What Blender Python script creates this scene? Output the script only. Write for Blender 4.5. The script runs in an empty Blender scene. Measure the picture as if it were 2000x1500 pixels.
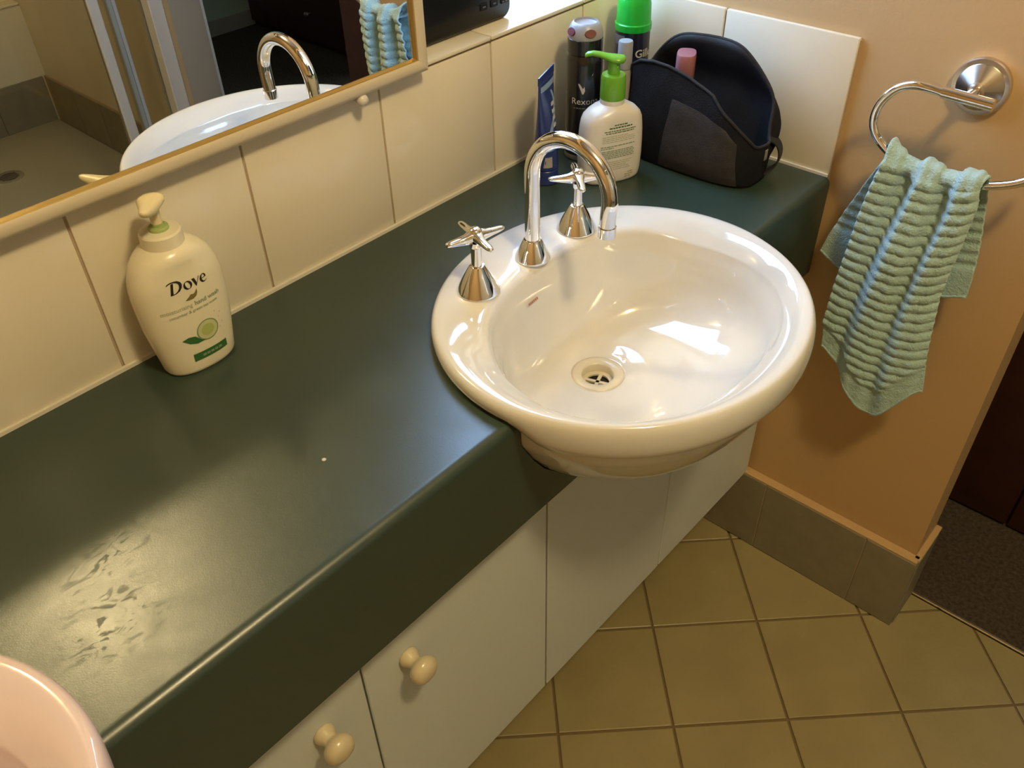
import bpy, bmesh, math, random
from mathutils import Matrix, Vector, noise
random.seed(7)
PI = math.pi
COL = bpy.context.scene.collection
S = bpy.context.scene
T = 0.805                                  # height of the counter top above the floor (m)

# ------------------------------------------------------------------ camera
R = [[0.666679, 0.493058, -0.558957], [-0.745056, 0.41998, -0.518178], [-0.020741, 0.761913, 0.647348]]
cam_d = bpy.data.cameras.new('camera')
cam_d.sensor_width = 36.0
cam_d.lens = 1692.2 / 2000 * 36
cam_d.clip_start = 0.01
cam = bpy.data.objects.new('camera', cam_d)
M4 = Matrix([R[0] + [0], R[1] + [0], R[2] + [0], [0, 0, 0, 1]])
M4.translation = Vector((-1.15643, -0.81567, 0.59439)) + Vector((0, 0, T))
cam.matrix_world = M4
COL.objects.link(cam)
S.camera = cam

# ------------------------------------------------------------------ world, exposure
W = bpy.data.worlds.new('world'); S.world = W; W.use_nodes = True
W.node_tree.nodes['Background'].inputs[0].default_value = (0.5, 0.62, 0.9, 1)
W.node_tree.nodes['Background'].inputs[1].default_value = 0.5
S.view_settings.view_transform = 'Standard'
S.view_settings.look = 'None'
S.view_settings.gamma = 1.0
S.view_settings.use_curve_mapping = False
S.view_settings.exposure = 0.0
S.cycles.blur_glossy = 0.0
S.cycles.use_guiding = True
S.cycles.sample_clamp_indirect = 0.0        # keep all of the lamp light that the mirror throws on the worktop
LAMP = (-0.83, -1.18, 2.31)               # the globe of the ceiling lamp
LAMP_COLOR = (1.0, 0.77, 0.40)
LAMP_POWER = 66.0
WINDOW_GLOW = 15.6                         # frosted window pane lit by the day outside
WINDOW_COLOR = (0.40, 0.62, 1.0)

# ------------------------------------------------------------------ helpers
def tag(o, label=None, cat=None, group=None, kind=None):
    if label: o['label'] = label
    if cat: o['category'] = cat
    if group: o['group'] = group
    if kind: o['kind'] = kind
    return o

def thing(name, label, cat, loc=(0, 0, 0), rz=0.0, group=None):
    o = bpy.data.objects.new(name, None)
    o.empty_display_size = 0.02
    o.location = loc; o.rotation_euler = (0, 0, rz)
    COL.objects.link(o)
    return tag(o, label, cat, group)

def link(name, me, mat, parent=None, smooth=False, label=None):
    o = bpy.data.objects.new(name, me)
    if mat and not me.materials: me.materials.append(mat)
    if smooth is True:
        for p in me.polygons: p.use_smooth = True
    elif smooth:
        for p in me.polygons: p.use_smooth = True
        me.set_sharp_from_angle(angle=math.radians(smooth))
    COL.objects.link(o)
    if parent: o.parent = parent
    if label: o['label'] = label
    return o

def from_bm(name, bm, mat, parent=None, smooth=False, label=None):
    bmesh.ops.recalc_face_normals(bm, faces=bm.faces[:])
    me = bpy.data.meshes.new(name); bm.to_mesh(me); bm.free()
    return link(name, me, mat, parent, smooth, label)

def from_py(name, vs, fs, mat, parent=None, smooth=False, label=None, fix=True):
    me = bpy.data.meshes.new(name); me.from_pydata([tuple(v) for v in vs], [], fs)
    if fix:
        bm = bmesh.new(); bm.from_mesh(me)
        bmesh.ops.recalc_face_normals(bm, faces=bm.faces[:]); bm.to_mesh(me); bm.free()
    me.update()
    return link(name, me, mat, parent, smooth, label)

def add_box(bm, x0, x1, y0, y1, z0, z1, bev=0.0, seg=1):
    m = Matrix.Translation(((x0+x1)/2, (y0+y1)/2, (z0+z1)/2)) @ Matrix.Diagonal((abs(x1-x0), abs(y1-y0), abs(z1-z0), 1))
    r = bmesh.ops.create_cube(bm, size=1.0, matrix=m)
    if bev > 0:
        es = list({e for v in r['verts'] for e in v.link_edges})
        bmesh.ops.bevel(bm, geom=es, offset=bev, segments=seg, profile=0.5, affect='EDGES', clamp_overlap=True)

def box(name, x0, x1, y0, y1, z0, z1, mat, parent=None, bev=0.0, seg=1, smooth=False, label=None):
    bm = bmesh.new(); add_box(bm, x0, x1, y0, y1, z0, z1, bev, seg)
    return from_bm(name, bm, mat, parent, (40 if seg > 1 else smooth), label)

def rings_mesh(rings, cap0=True, cap1=True, closed=True):
    """rings: list of lists of points, each ring the same length; returns verts, faces"""
    n = len(rings[0]); vs = [p for r in rings for p in r]; fs = []
    for i in range(len(rings) - 1):
        for j in range(n if closed else n - 1):
            k = (j + 1) % n
            fs.append((i*n+j, i*n+k, (i+1)*n+k, (i+1)*n+j))
    if cap0: fs.append(tuple(range(n))[::-1])
    if cap1: fs.append(tuple(range((len(rings)-1)*n, len(rings)*n)))
    return vs, fs

def lathe(name, prof, mat, parent=None, n=40, axis='Z', at=(0, 0, 0), smooth=35, cap0=True, cap1=True, label=None, sx=1.0, sy=1.0, rot=None):
    rs = []
    for r, z in prof:
        ring = []
        for j in range(n):
            a = 2*PI*j/n
            p = Vector((r*sx*math.cos(a), r*sy*math.sin(a), z))
            if axis == 'Y': p = Vector((p.x, -p.z, p.y))       # axis towards -y
            if axis == 'X': p = Vector((-p.z, p.y, p.x))       # axis towards -x
            if rot: p = rot @ p
            ring.append(p + Vector(at))
        rs.append(ring)
    vs, fs = rings_mesh(rs, cap0, cap1)
    return from_py(name, vs, fs, mat, parent, smooth, label)

def catmull(pts, per=8):
    out = []
    P = [Vector(p) for p in pts]
    for i in range(len(P)-1):
        a = P[i-1] if i else P[0]*2-P[1]; b = P[i]; c = P[i+1]; d = P[i+2] if i+2 < len(P) else P[-1]*2-P[-2]
        for k in range(per):
            t = k/per
            out.append(0.5*((2*b)+(c-a)*t+(2*a-5*b+4*c-d)*t*t+(3*b-a-3*c+d)*t**3))
    out.append(P[-1])
    return out

def tube_mesh(path, rad, n=16, cap=True):
    path = [Vector(p) for p in path]
    rs = []
    t0 = (path[1]-path[0]).normalized()
    up = Vector((0, 0, 1)) if abs(t0.z) < .9 else Vector((1, 0, 0))
    nrm = (up - t0*up.dot(t0)).normalized()
    for i, p in enumerate(path):
        t = (path[min(i+1, len(path)-1)] - path[max(i-1, 0)]).normalized()
        nrm = (nrm - t*nrm.dot(t)).normalized()
        b = t.cross(nrm)
        r = rad(i/(len(path)-1)) if callable(rad) else rad
        rs.append([p + (nrm*math.cos(2*PI*j/n) + b*math.sin(2*PI*j/n))*r for j in range(n)])
    return rings_mesh(rs, cap, cap)

def tube(name, path, rad, mat, parent=None, n=16, smooth=40, label=None):
    vs, fs = tube_mesh(path, rad, n)
    return from_py(name, vs, fs, mat, parent, smooth, label)

def prism(name, outline, z0, z1, mat, parent=None, xf=None, smooth=False, label=None):
    """outline of 2d points extruded from z0 to z1, then transformed by xf"""
    n = len(outline)
    vs = [Vector((x, y, z0)) for x, y in outline] + [Vector((x, y, z1)) for x, y in outline]
    if xf: vs = [xf @ v for v in vs]
    fs = [tuple(range(n))[::-1], tuple(range(n, 2*n))] + [(i, (i+1) % n, n+(i+1) % n, n+i) for i in range(n)]
    return from_py(name, vs, fs, mat, parent, smooth, label)

def lerp(a, b, t): return a + (b-a)*t
def clamp(t): return max(0.0, min(1.0, t))
def smst(a, b, x):
    t = clamp((x-a)/(b-a)); return t*t*(3-2*t)
def interp(tab, x):
    for (x0, y0), (x1, y1) in zip(tab, tab[1:]):
        if x <= x1: return lerp(y0, y1, clamp((x-x0)/(x1-x0)))
    return tab[-1][1]

# ------------------------------------------------------------------ materials
REFLECT = 0.76
def mat(name, col, rough=0.5, metal=0.0, spec=0.5, coat=0.0, var=None, scale=20.0, bump=0.0, bscale=60.0, rvar=0.0, sheen=0.0, emit=None, sss=0.0):
    if metal < 0.5:                         # colours below are relative; this sets how much light the room throws back
        col = tuple(c*REFLECT for c in col)
        if var: var = tuple(c*REFLECT for c in var)
    m = bpy.data.materials.new(name); m.use_nodes = True
    nt = m.node_tree; N = nt.nodes; L = nt.links
    b = N['Principled BSDF']
    b.inputs['Base Color'].default_value = (*col, 1)
    b.inputs['Roughness'].default_value = rough
    b.inputs['Metallic'].default_value = metal
    b.inputs['Specular IOR Level'].default_value = spec
    b.inputs['Coat Weight'].default_value = coat
    b.inputs['Coat Roughness'].default_value = 0.04
    b.inputs['Sheen Weight'].default_value = sheen
    if sss:
        b.inputs['Subsurface Weight'].default_value = sss
        b.inputs['Subsurface Radius'].default_value = (0.01, 0.008, 0.005)
    tc = N.new('ShaderNodeTexCoord')
    if var or rvar:
        nz = N.new('ShaderNodeTexNoise'); nz.inputs['Scale'].default_value = scale; nz.inputs['Detail'].default_value = 5
        L.new(tc.outputs['Object'], nz.inputs['Vector'])
        if var:
            r = N.new('ShaderNodeMix'); r.data_type = 'RGBA'
            r.inputs[6].default_value = (*col, 1); r.inputs[7].default_value = (*var, 1)
            mr = N.new('ShaderNodeMapRange'); mr.inputs[1].default_value = 0.3; mr.inputs[2].default_value = 0.7
            L.new(nz.outputs['Fac'], mr.inputs[0]); L.new(mr.outputs[0], r.inputs[0])
            L.new(r.outputs[2], b.inputs['Base Color'])
        if rvar:
            mr = N.new('ShaderNodeMapRange'); mr.inputs[1].default_value = 0.3; mr.inputs[2].default_value = 0.7
            mr.inputs[3].default_value = rough-rvar; mr.inputs[4].default_value = rough+rvar
            L.new(nz.outputs['Fac'], mr.inputs[0]); L.new(mr.outputs[0], b.inputs['Roughness'])
    if bump:
        nz2 = N.new('ShaderNodeTexNoise'); nz2.inputs['Scale'].default_value = bscale; nz2.inputs['Detail'].default_value = 3
        L.new(tc.outputs['Object'], nz2.inputs['Vector'])
        bp = N.new('ShaderNodeBump'); bp.inputs['Strength'].default_value = bump; bp.inputs['Distance'].default_value = 0.002
        L.new(nz2.outputs['Fac'], bp.inputs['Height']); L.new(bp.outputs[0], b.inputs['Normal'])
    if emit:
        b.inputs['Emission Color'].default_value = (*emit[0], 1)
        b.inputs['Emission Strength'].default_value = emit[1]
    return m

ceramic_bounce = mat('white_ceramic_pink_bounce', (0.90, 0.76, 0.84), 0.07, spec=0.6, coat=0.5)  # white glaze with reflected skin-tone light put into its colour
ceramic = mat('white_glazed_ceramic', (0.79, 0.79, 0.75), 0.07, spec=0.6, coat=0.5)
chrome = mat('chrome', (0.86, 0.86, 0.87), 0.05, 1.0)
brushed = mat('brushed_nickel', (0.66, 0.62, 0.56), 0.24, 1.0)
tile_cream = mat('cream_glazed_tile', (0.86, 0.81, 0.66), 0.13, spec=0.5, var=(0.83, 0.77, 0.61), scale=9, bump=0.12, bscale=14)
grout_tan = mat('tan_grout', (0.52, 0.40, 0.27), 0.9, bump=0.3, bscale=300)
grout_white = mat('white_sealant', (0.75, 0.72, 0.62), 0.6)
paint = mat('beige_wall_paint', (0.64, 0.43, 0.21), 0.55, spec=0.3, bump=0.15, bscale=220, var=(0.62, 0.415, 0.20), scale=5)
paint_white = mat('cream_ceiling_paint', (0.46, 0.43, 0.38), 0.8)
paint_shower = mat('beige_shower_wall', (0.86, 0.80, 0.62), 0.4, bump=0.05, bscale=60)
paint_green = mat('pale_green_wall_paint', (0.60, 0.72, 0.52), 0.7, bump=0.1, bscale=200)
skirt_mat = mat('grey_green_skirting_tile', (0.30, 0.275, 0.19), 0.42, var=(0.265, 0.24, 0.165), scale=30, bump=0.08, bscale=150)
floor_tile = mat('sand_floor_tile', (0.40, 0.335, 0.155), 0.40, var=(0.345, 0.285, 0.13), scale=11, bump=0.12, bscale=120)
grout_brown = mat('brown_floor_grout', (0.22, 0.155, 0.075), 0.95, bump=0.3, bscale=400)
laminate = mat('white_door_laminate', (0.70, 0.77, 0.76), 0.42, bump=0.12, bscale=700)
carcass = mat('white_carcass_board', (0.62, 0.58, 0.50), 0.6)
knob_mat = mat('cream_painted_wood', (0.78, 0.68, 0.46), 0.28, coat=0.3)
frame_mat = mat('cream_painted_frame', (0.72, 0.64, 0.48), 0.32, bump=0.05, bscale=60)
gold = mat('gold_inner_edge', (0.42, 0.30, 0.10), 0.35, 0.6)
silvered = mat('mirror_silver', (0.86, 0.87, 0.85), 0.0, 1.0)
black_plastic = mat('black_glossy_plastic', (0.006, 0.006, 0.008), 0.32, spec=0.25)
key_mat = mat('grey_key_print', (0.16, 0.16, 0.17), 0.5)
black_fabric = mat('black_nylon_fabric', (0.006, 0.0065, 0.009), 0.75, spec=0.22, bump=0.4, bscale=500, var=(0.010, 0.0105, 0.014), scale=60)
lining = mat('black_bag_lining', (0.008, 0.009, 0.012), 0.65, bump=0.2, bscale=300)
grey_fabric = mat('charcoal_pocket_fabric', (0.040, 0.037, 0.038), 0.95, spec=0.2, bump=0.5, bscale=600, var=(0.054, 0.050, 0.048), scale=80)
strap_mat = mat('black_webbing', (0.012, 0.012, 0.014), 0.8, bump=0.5, bscale=800)
pink = mat('dusty_pink_plastic', (0.36, 0.15, 0.17), 0.35)
white_plastic = mat('white_hdpe_plastic', (0.80, 0.78, 0.72), 0.30, sss=0.05)
dove_plastic = mat('pearl_white_plastic', (0.92, 0.88, 0.68), 0.26, coat=0.2)
pump_cream = mat('cream_pump_plastic', (0.82, 0.74, 0.48), 0.3)
green_clear = mat('pale_green_plastic', (0.40, 0.52, 0.20), 0.25)
green_pump = mat('bright_green_plastic', (0.16, 0.46, 0.035), 0.26)
green_cap = mat('vivid_green_plastic', (0.015, 0.52, 0.05), 0.25)
can_black = mat('black_lacquered_can', (0.010, 0.010, 0.012), 0.25, coat=0.4)
can_silver = mat('silver_can', (0.55, 0.53, 0.50), 0.28, 1.0)
cap_grey = mat('grey_spray_cap', (0.36, 0.38, 0.43), 0.35)
red_dark = mat('dark_red_insert', (0.13, 0.008, 0.010), 0.4)
navy = mat('navy_can_lacquer', (0.012, 0.014, 0.035), 0.28, coat=0.3)
tube_blue = mat('royal_blue_tube', (0.022, 0.045, 0.22), 0.32, coat=0.2)
pale_blue = mat('pale_blue_print', (0.25, 0.38, 0.58), 0.4)
tube_grey = mat('satin_grey_plastic', (0.42, 0.40, 0.37), 0.4)
ink_black = mat('black_ink', (0.02, 0.016, 0.01), 0.5)
ink_green = mat('dark_green_ink', (0.035, 0.16, 0.035), 0.5)
ink_mid = mat('grey_green_ink', (0.26, 0.36, 0.22), 0.5)
ink_soft = mat('soft_green_ink', (0.47, 0.52, 0.33), 0.5)
ink_lime = mat('lime_ink', (0.50, 0.60, 0.20), 0.5)
ink_lime2 = mat('pale_lime_ink', (0.64, 0.69, 0.36), 0.5)
ink_gold = mat('olive_gold_ink', (0.22, 0.18, 0.05), 0.45)
ink_white = mat('white_ink', (0.62, 0.62, 0.62), 0.4)
ink_red = mat('red_brown_ink', (0.50, 0.20, 0.12), 0.5)
dark_hole = mat('dark_waste_hole', (0.012, 0.010, 0.006), 0.8)
waste_mat = mat('cream_waste_fitting', (0.74, 0.68, 0.52), 0.2)
wood_dark = mat('dark_brown_wood', (0.050, 0.014, 0.006), 0.45, var=(0.030, 0.008, 0.004), scale=18)
carpet = mat('dark_brown_carpet', (0.12, 0.09, 0.065), 1.0, spec=0.1, var=(0.055, 0.043, 0.031), scale=130, bump=1.0, bscale=420)
alu = mat('white_powder_coated_metal', (0.62, 0.62, 0.58), 0.4)
skirt_paint = mat('painted_hall_skirting', (0.5, 0.45, 0.36), 0.6)

def glass_material(name, tint, f=0.06):
    m = bpy.data.materials.new(name); m.use_nodes = True
    N = m.node_tree.nodes; L = m.node_tree.links; N.remove(N['Principled BSDF'])
    t = N.new('ShaderNodeBsdfTransparent'); t.inputs[0].default_value = (*tint, 1)
    g = N.new('ShaderNodeBsdfGlossy'); g.inputs['Roughness'].default_value = 0.02
    fr = N.new('ShaderNodeFresnel'); fr.inputs[0].default_value = 1.45
    mx = N.new('ShaderNodeMixShader'); L.new(fr.outputs[0], mx.inputs[0]); L.new(t.outputs[0], mx.inputs[1]); L.new(g.outputs[0], mx.inputs[2])
    L.new(mx.outputs[0], N['Material Output'].inputs[0])
    return m
shower_glass = glass_material('greenish_shower_glass', (0.97, 0.98, 0.95))

def emitter(name, col, strength):
    m = bpy.data.materials.new(name); m.use_nodes = True
    N = m.node_tree.nodes; L = m.node_tree.links; N.remove(N['Principled BSDF'])
    e = N.new('ShaderNodeEmission'); e.inputs[0].default_value = (*col, 1); e.inputs[1].default_value = strength
    L.new(e.outputs[0], N['Material Output'].inputs[0])
    return m

def counter_material():
    m = mat('green_laminate', (0.031, 0.057, 0.043), 0.31, spec=0.72)
    N = m.node_tree.nodes; L = m.node_tree.links; b = N['Principled BSDF']
    tc = N.new('ShaderNodeTexCoord')
    # dried water and soap marks: they change the gloss and veil the colour slightly
    n1 = N.new('ShaderNodeTexNoise'); n1.inputs['Scale'].default_value = 13; n1.inputs['Detail'].default_value = 9; n1.inputs['Roughness'].default_value = 0.65; n1.inputs['Distortion'].default_value = 1.2
    L.new(tc.outputs['Object'], n1.inputs['Vector'])
    mr = N.new('ShaderNodeMapRange'); mr.inputs[1].default_value = 0.40; mr.inputs[2].default_value = 0.68; mr.inputs[3].default_value = 0.31; mr.inputs[4].default_value = 0.375
    L.new(n1.outputs['Fac'], mr.inputs[0])
    n2 = N.new('ShaderNodeTexNoise'); n2.inputs['Scale'].default_value = 900; n2.inputs['Detail'].default_value = 2
    L.new(tc.outputs['Object'], n2.inputs['Vector'])
    mp = N.new('ShaderNodeMapping'); mp.inputs['Scale'].default_value = (48, 95, 40); mp.inputs['Rotation'].default_value = (0, 0, 0.5)
    L.new(tc.outputs['Object'], mp.inputs[0])
    n3 = N.new('ShaderNodeTexNoise'); n3.inputs['Scale'].default_value = 0.9; n3.inputs['Detail'].default_value = 7; n3.inputs['Distortion'].default_value = 2.0
    L.new(mp.outputs[0], n3.inputs['Vector'])
    # two stained spots with their own place on the worktop
    def spot(x, y, rx, ry):
        sm = N.new('ShaderNodeMapping'); sm.vector_type = 'TEXTURE'
        sm.inputs['Location'].default_value = (x, y, T); sm.inputs['Scale'].default_value = (rx, ry, 0.2); sm.inputs['Rotation'].default_value = (0, 0, 0.25)
        L.new(tc.outputs['Object'], sm.inputs[0])
        g = N.new('ShaderNodeTexGradient'); g.gradient_type = 'SPHERICAL'; L.new(sm.outputs[0], g.inputs[0]); return g
    a1 = spot(-1.075, -0.292, 0.06, 0.045); a2 = spot(-1.03, -0.222, 0.075, 0.03)
    ad = N.new('ShaderNodeMath'); ad.operation = 'ADD'; L.new(a1.outputs['Fac'], ad.inputs[0]); L.new(a2.outputs['Fac'], ad.inputs[1])
    st = N.new('ShaderNodeMapRange'); st.inputs[1].default_value = 0.53; st.inputs[2].default_value = 0.62; L.new(n3.outputs['Fac'], st.inputs[0])
    mu = N.new('ShaderNodeMath'); mu.operation = 'MULTIPLY'; mu.use_clamp = True; L.new(ad.outputs[0], mu.inputs[0]); L.new(st.outputs[0], mu.inputs[1])
    ra = N.new('ShaderNodeMath'); ra.operation = 'MULTIPLY_ADD'; ra.inputs[1].default_value = 0.20
    L.new(mu.outputs[0], ra.inputs[0]); L.new(mr.outputs[0], ra.inputs[2]); L.new(ra.outputs[0], b.inputs['Roughness'])
    bp = N.new('ShaderNodeBump'); bp.inputs['Strength'].default_value = 0.10; bp.inputs['Distance'].default_value = 0.0006
    L.new(n2.outputs['Fac'], bp.inputs['Height']); L.new(bp.outputs[0], b.inputs['Normal'])
    return m
laminate_green = counter_material()

def towel_material():
    m = mat('aqua_terry_cotton', (0.44, 0.60, 0.52), 0.95, spec=0.15, sheen=0.35)
    N = m.node_tree.nodes; L = m.node_tree.links; b = N['Principled BSDF']
    tc = N.new('ShaderNodeTexCoord')
    n1 = N.new('ShaderNodeTexNoise'); n1.inputs['Scale'].default_value = 420; n1.inputs['Detail'].default_value = 4
    L.new(tc.outputs['Object'], n1.inputs['Vector'])
    bp = N.new('ShaderNodeBump'); bp.inputs['Strength'].default_value = 0.9; bp.inputs['Distance'].default_value = 0.002
    L.new(n1.outputs['Fac'], bp.inputs['Height']); L.new(bp.outputs[0], b.inputs['Normal'])
    r = N.new('ShaderNodeMix'); r.data_type = 'RGBA'; r.inputs[6].default_value = (0.29, 0.44, 0.42, 1); r.inputs[7].default_value = (0.41, 0.58, 0.56, 1)
    L.new(n1.outputs['Fac'], r.inputs[0]); L.new(r.outputs[2], b.inputs['Base Color'])
    return m
terry = towel_material()

# ================================================================== THE SETTING
XL, YF, CEIL = -2.20, -2.985, 2.42
XW = 0.008                                  # painted face of the right wall (tile faces stand at x = 0)
# -- floor of the bathroom: slab + tiles laid at 45 degrees
fl = box('floor', XL, 0.088, YF, 0.0, -0.05, -0.004, grout_brown); tag(fl, kind='structure')
PITCH = 0.1965
def clip_poly(poly, x0, x1, y0, y1):
    def cut(ps, f, inter):
        out = []
        for i, a in enumerate(ps):
            b = ps[(i+1) % len(ps)]
            if f(a): out.append(a)
            if f(a) != f(b): out.append(inter(a, b))
        return out
    def ix(v): return lambda a, b: (v, a[1] + (b[1]-a[1])*(v-a[0])/(b[0]-a[0]))
    def iy(v): return lambda a, b: (a[0] + (b[0]-a[0])*(v-a[1])/(b[1]-a[1]), v)
    for f, it in ((lambda p: p[0] >= x0, ix(x0)), (lambda p: p[0] <= x1, ix(x1)), (lambda p: p[1] >= y0, iy(y0)), (lambda p: p[1] <= y1, iy(y1))):
        if len(poly) < 3: return []
        poly = cut(poly, f, it)
    return poly
def flat_tile(name, poly, z0, z1, m, parent, ch=0.0015):
    cx = sum(p[0] for p in poly)/len(poly); cy = sum(p[1] for p in poly)/len(poly); n = len(poly)
    sh = []
    for x, y in poly:
        d = math.hypot(x-cx, y-cy); k = max(0.0, 1-ch*1.4/max(d, 1e-4)); sh.append((cx+(x-cx)*k, cy+(y-cy)*k))
    vs = [(x, y, z0) for x, y in poly] + [(x, y, z1-ch*.6) for x, y in poly] + [(x, y, z1) for x, y in sh]
    fs = [tuple(range(2*n, 3*n))]
    for k in (0, 1):
        for i in range(n): fs.append((k*n+i, k*n+(i+1) % n, (k+1)*n+(i+1) % n, (k+1)*n+i))
    return from_py(name, vs, fs, m, parent)
GX, GY = -0.161, -0.502                      # a crossing of the joints
c45 = math.sqrt(.5)
g = 0.0022
for i in range(-16, 17):
    for j in range(-16, 17):
        quad = []
        for u, v in ((g, g), (PITCH-g, g), (PITCH-g, PITCH-g), (g, PITCH-g)):
            a, b_ = i*PITCH+u, j*PITCH+v
            quad.append((GX + (a-b_)*c45, GY + (a+b_)*c45))
        xs = [q[0] for q in quad]; ys = [q[1] for q in quad]
        if max(xs) < -1.35 or min(xs) > 0.09 or min(ys) < -2.99 and max(ys) < -2.785 or min(ys) > -0.02: continue
        p = clip_poly(quad, XL, 0.085, -2.78, -0.29 if False else -0.02)
        if len(p) < 3: continue
        area = abs(sum(p[k][0]*p[(k+1) % len(p)][1]-p[(k+1) % len(p)][0]*p[k][1] for k in range(len(p))))/2
        if area < 0.0008: continue
        flat_tile('tile', p, -0.004, 0.0+random.uniform(-.0003, .0003), floor_tile, fl)

# -- back wall with the window opening (x -0.43 .. -0.015, above the tile row)
WX0, WX1, WZ0, WZ1 = -0.432, -0.018, T+0.19, T+1.15
bm = bmesh.new()
add_box(bm, XL, 0.1, 0.008, 0.14, -0.05, WZ0)
add_box(bm, XL, WX0, 0.008, 0.14, WZ0, CEIL)
add_box(bm, WX1, 0.1, 0.008, 0.14, WZ0, CEIL)
add_box(bm, WX0, WX1, 0.008, 0.14, WZ1, CEIL)
wb = from_bm('wall_back', bm, paint); tag(wb, kind='structure')
# tile row along the counter: joints at x = -0.1, -0.3, ...
box('grout_bed', XL, 0.0, 0.003, 0.0085, T-0.03, T+0.193, grout_tan, wb)
xs = [0.0] + [-0.1-0.2*k for k in range(11)]
for a, b_ in zip(xs, xs[1:]):
    if b_ < XL: break
    box('tile', b_+0.0014, a-0.0014, 0.0, 0.0075, T+0.003, T+0.1915, tile_cream, wb, bev=0.0014, seg=2)
box('sealant', XL, 0.0, -0.0035, 0.001, T+0.0002, T+0.0045, grout_white, wb)

# -- window: tiled sill, frame and frosted pane
w1 = thing('window_1', None, None, (0, 0, 0)); tag(w1, kind='structure')
for a, b_ in ((-0.018, -0.1), (-0.1, -0.3), (-0.3, -0.432)):
    box('sill_tile', b_+0.001, a-0.001, -0.001, 0.118, T+0.1945, T+0.2, tile_cream, w1, bev=0.0012, seg=2)
box('sill_bed', WX0+.001, WX1-.001, 0.0015, 0.118, T+0.1903, T+0.1944, grout_brown, w1)
fy0, fy1 = 0.098, 0.132
for (a, b_, c, d) in ((WX0, WX0+.03, T+.2, WZ1), (WX1-.03, WX1, T+.2, WZ1), (WX0+.03, WX1-.03, T+.2, T+.235), (WX0+.03, WX1-.03, WZ1-.035, WZ1)):
    box('frame_rail', a, b_, fy0, fy1, c, d, alu, w1, bev=0.002)
pane_mat = emitter('frosted_daylit_pane', WINDOW_COLOR, WINDOW_GLOW)
box('pane', WX0+.03, WX1-.03, 0.112, 0.118, T+.235, WZ1-.035, pane_mat, w1)

# -- right wall, doorway, nib, shower wall
bm = bmesh.new()
add_box(bm, XW, 0.1, -0.683, 0.008, -0.05, CEIL)
add_box(bm, XW, 0.1, -1.492, -0.683, 2.06, CEIL)
wr = from_bm('wall_right', bm, paint); tag(wr, kind='structure')
box('grout_bed', 0.003, XW+.0005, -0.3795, 0.0, T-0.03, T+0.193, grout_tan, wr)
for a, b_ in ((-0.001, -0.1775), (-0.1805, -0.379)):
    box('tile', 0.0, 0.0078, b_, a, T+0.003, T+0.1965, tile_cream, wr, bev=0.0016, seg=2)
box('sealant', -0.003, 0.001, -0.379, -0.003, T+0.0002, T+0.0042, grout_white, wr)
nib = box('wall_nib', XW, 0.1, -1.55, -1.492, -0.05, CEIL, mat('taupe_door_jamb_paint', (0.42, 0.37, 0.28), 0.5)); tag(nib, kind='structure')
ws = box('wall_shower', 0.1, 0.112, -3.2, -1.50, -0.05, CEIL, paint_shower); tag(ws, kind='structure')
wf = box('wall_front', XL-.1, 0.1, YF-.1, YF, -0.05, CEIL, paint_shower); tag(wf, kind='structure')
wl = box('wall_left', XL-.1, XL, YF, 0.14, -0.05, CEIL, paint); tag(wl, kind='structure')
ce = box('ceiling', XL-.1, 2.6, -3.3, 0.6, CEIL, CEIL+.08, paint_white); tag(ce, kind='structure')

# -- skirting tiles on the right wall, with the cream sealed top edge
ZS = T-0.623
sk = tag(box('baseboard_right', -0.0088, XW-.0002, -0.691, -0.0, 0.001, ZS-.006, grout_tan), kind='structure')
for a, b_ in ((-0.02, -0.206), (-0.2075, -0.4045), (-0.4060, -0.6025), (-0.6040, -0.6925)):
    box('tile', -0.0105, -0.001, b_, a, 0.0012, ZS-.004, skirt_mat, sk, bev=0.001)
box('top_bead', -0.0095, XW, -0.692, -0.02, ZS-.0045, ZS+.001, grout_white if False else paint, sk, bev=0.0012)
box('tile', -0.001, 0.088, -0.6945, -0.6845, 0.0012, ZS-.004, skirt_mat, sk, bev=0.001)
box('top_bead', 0.0, 0.1, -0.694, -0.683, ZS-.0045, ZS+.001, paint, sk, bev=0.0012)
# shower skirting and tiled ledge
sks = tag(box('baseboard_shower', 0.092, 0.0995, -2.785, -1.552, 0.0, ZS+.001, grout_tan), kind='structure')
for k in range(6):
    y1 = -1.556-.2*k
    box('tile', 0.0875, 0.093, max(y1-.198, -2.784), y1, 0.004, ZS, skirt_mat, sks, bev=0.001)
led = tag(box('wall_ledge', XL, 0.1, YF, -2.79, -0.05, T-0.362, paint_shower), kind='structure')
for k in range(11):
    x1 = 0.086-.2*k
    box('tile', x1-.198, x1, -2.79, -2.783, 0.004, ZS, skirt_mat, led, bev=0.001)
for k in range(11):
    x1 = 0.098-.2*k
    box('edge_tile', x1-.198, x1, -2.85, -2.784, T-.363, T-.355, tile_cream, led, bev=0.002)
# shower tray and its waste
tray = mat('stone_shower_tray', (0.64, 0.62, 0.47), 0.4, bump=0.1, bscale=150)
st_ = box('shower_tray', -1.0, 0.0865, -2.782, -1.585, 0.0005, 0.012, tray, bev=0.004, seg=2)
tag(st_, 'flat beige stone shower tray behind the framed glass screen', 'shower tray')
fw = thing('floor_waste', 'round metal floor waste set in the beige shower tray', 'drain', (-0.27, -2.43, 0.012))
lathe('rim', [(0.032, 0.0), (0.05, 0.0), (0.05, 0.002), (0.032, 0.002)], brushed, fw, cap0=False, cap1=False)
lathe('grate', [(0.0, 0.0006), (0.032, 0.0006), (0.032, 0.0012), (0.0, 0.0012)], dark_hole, fw, cap0=False, cap1=False)
for k in range(5):
    box('bar', -0.03, 0.03, -0.02+.01*k-.0015, -0.02+.01*k+.0015, 0.0012, 0.002, brushed, fw)

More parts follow.
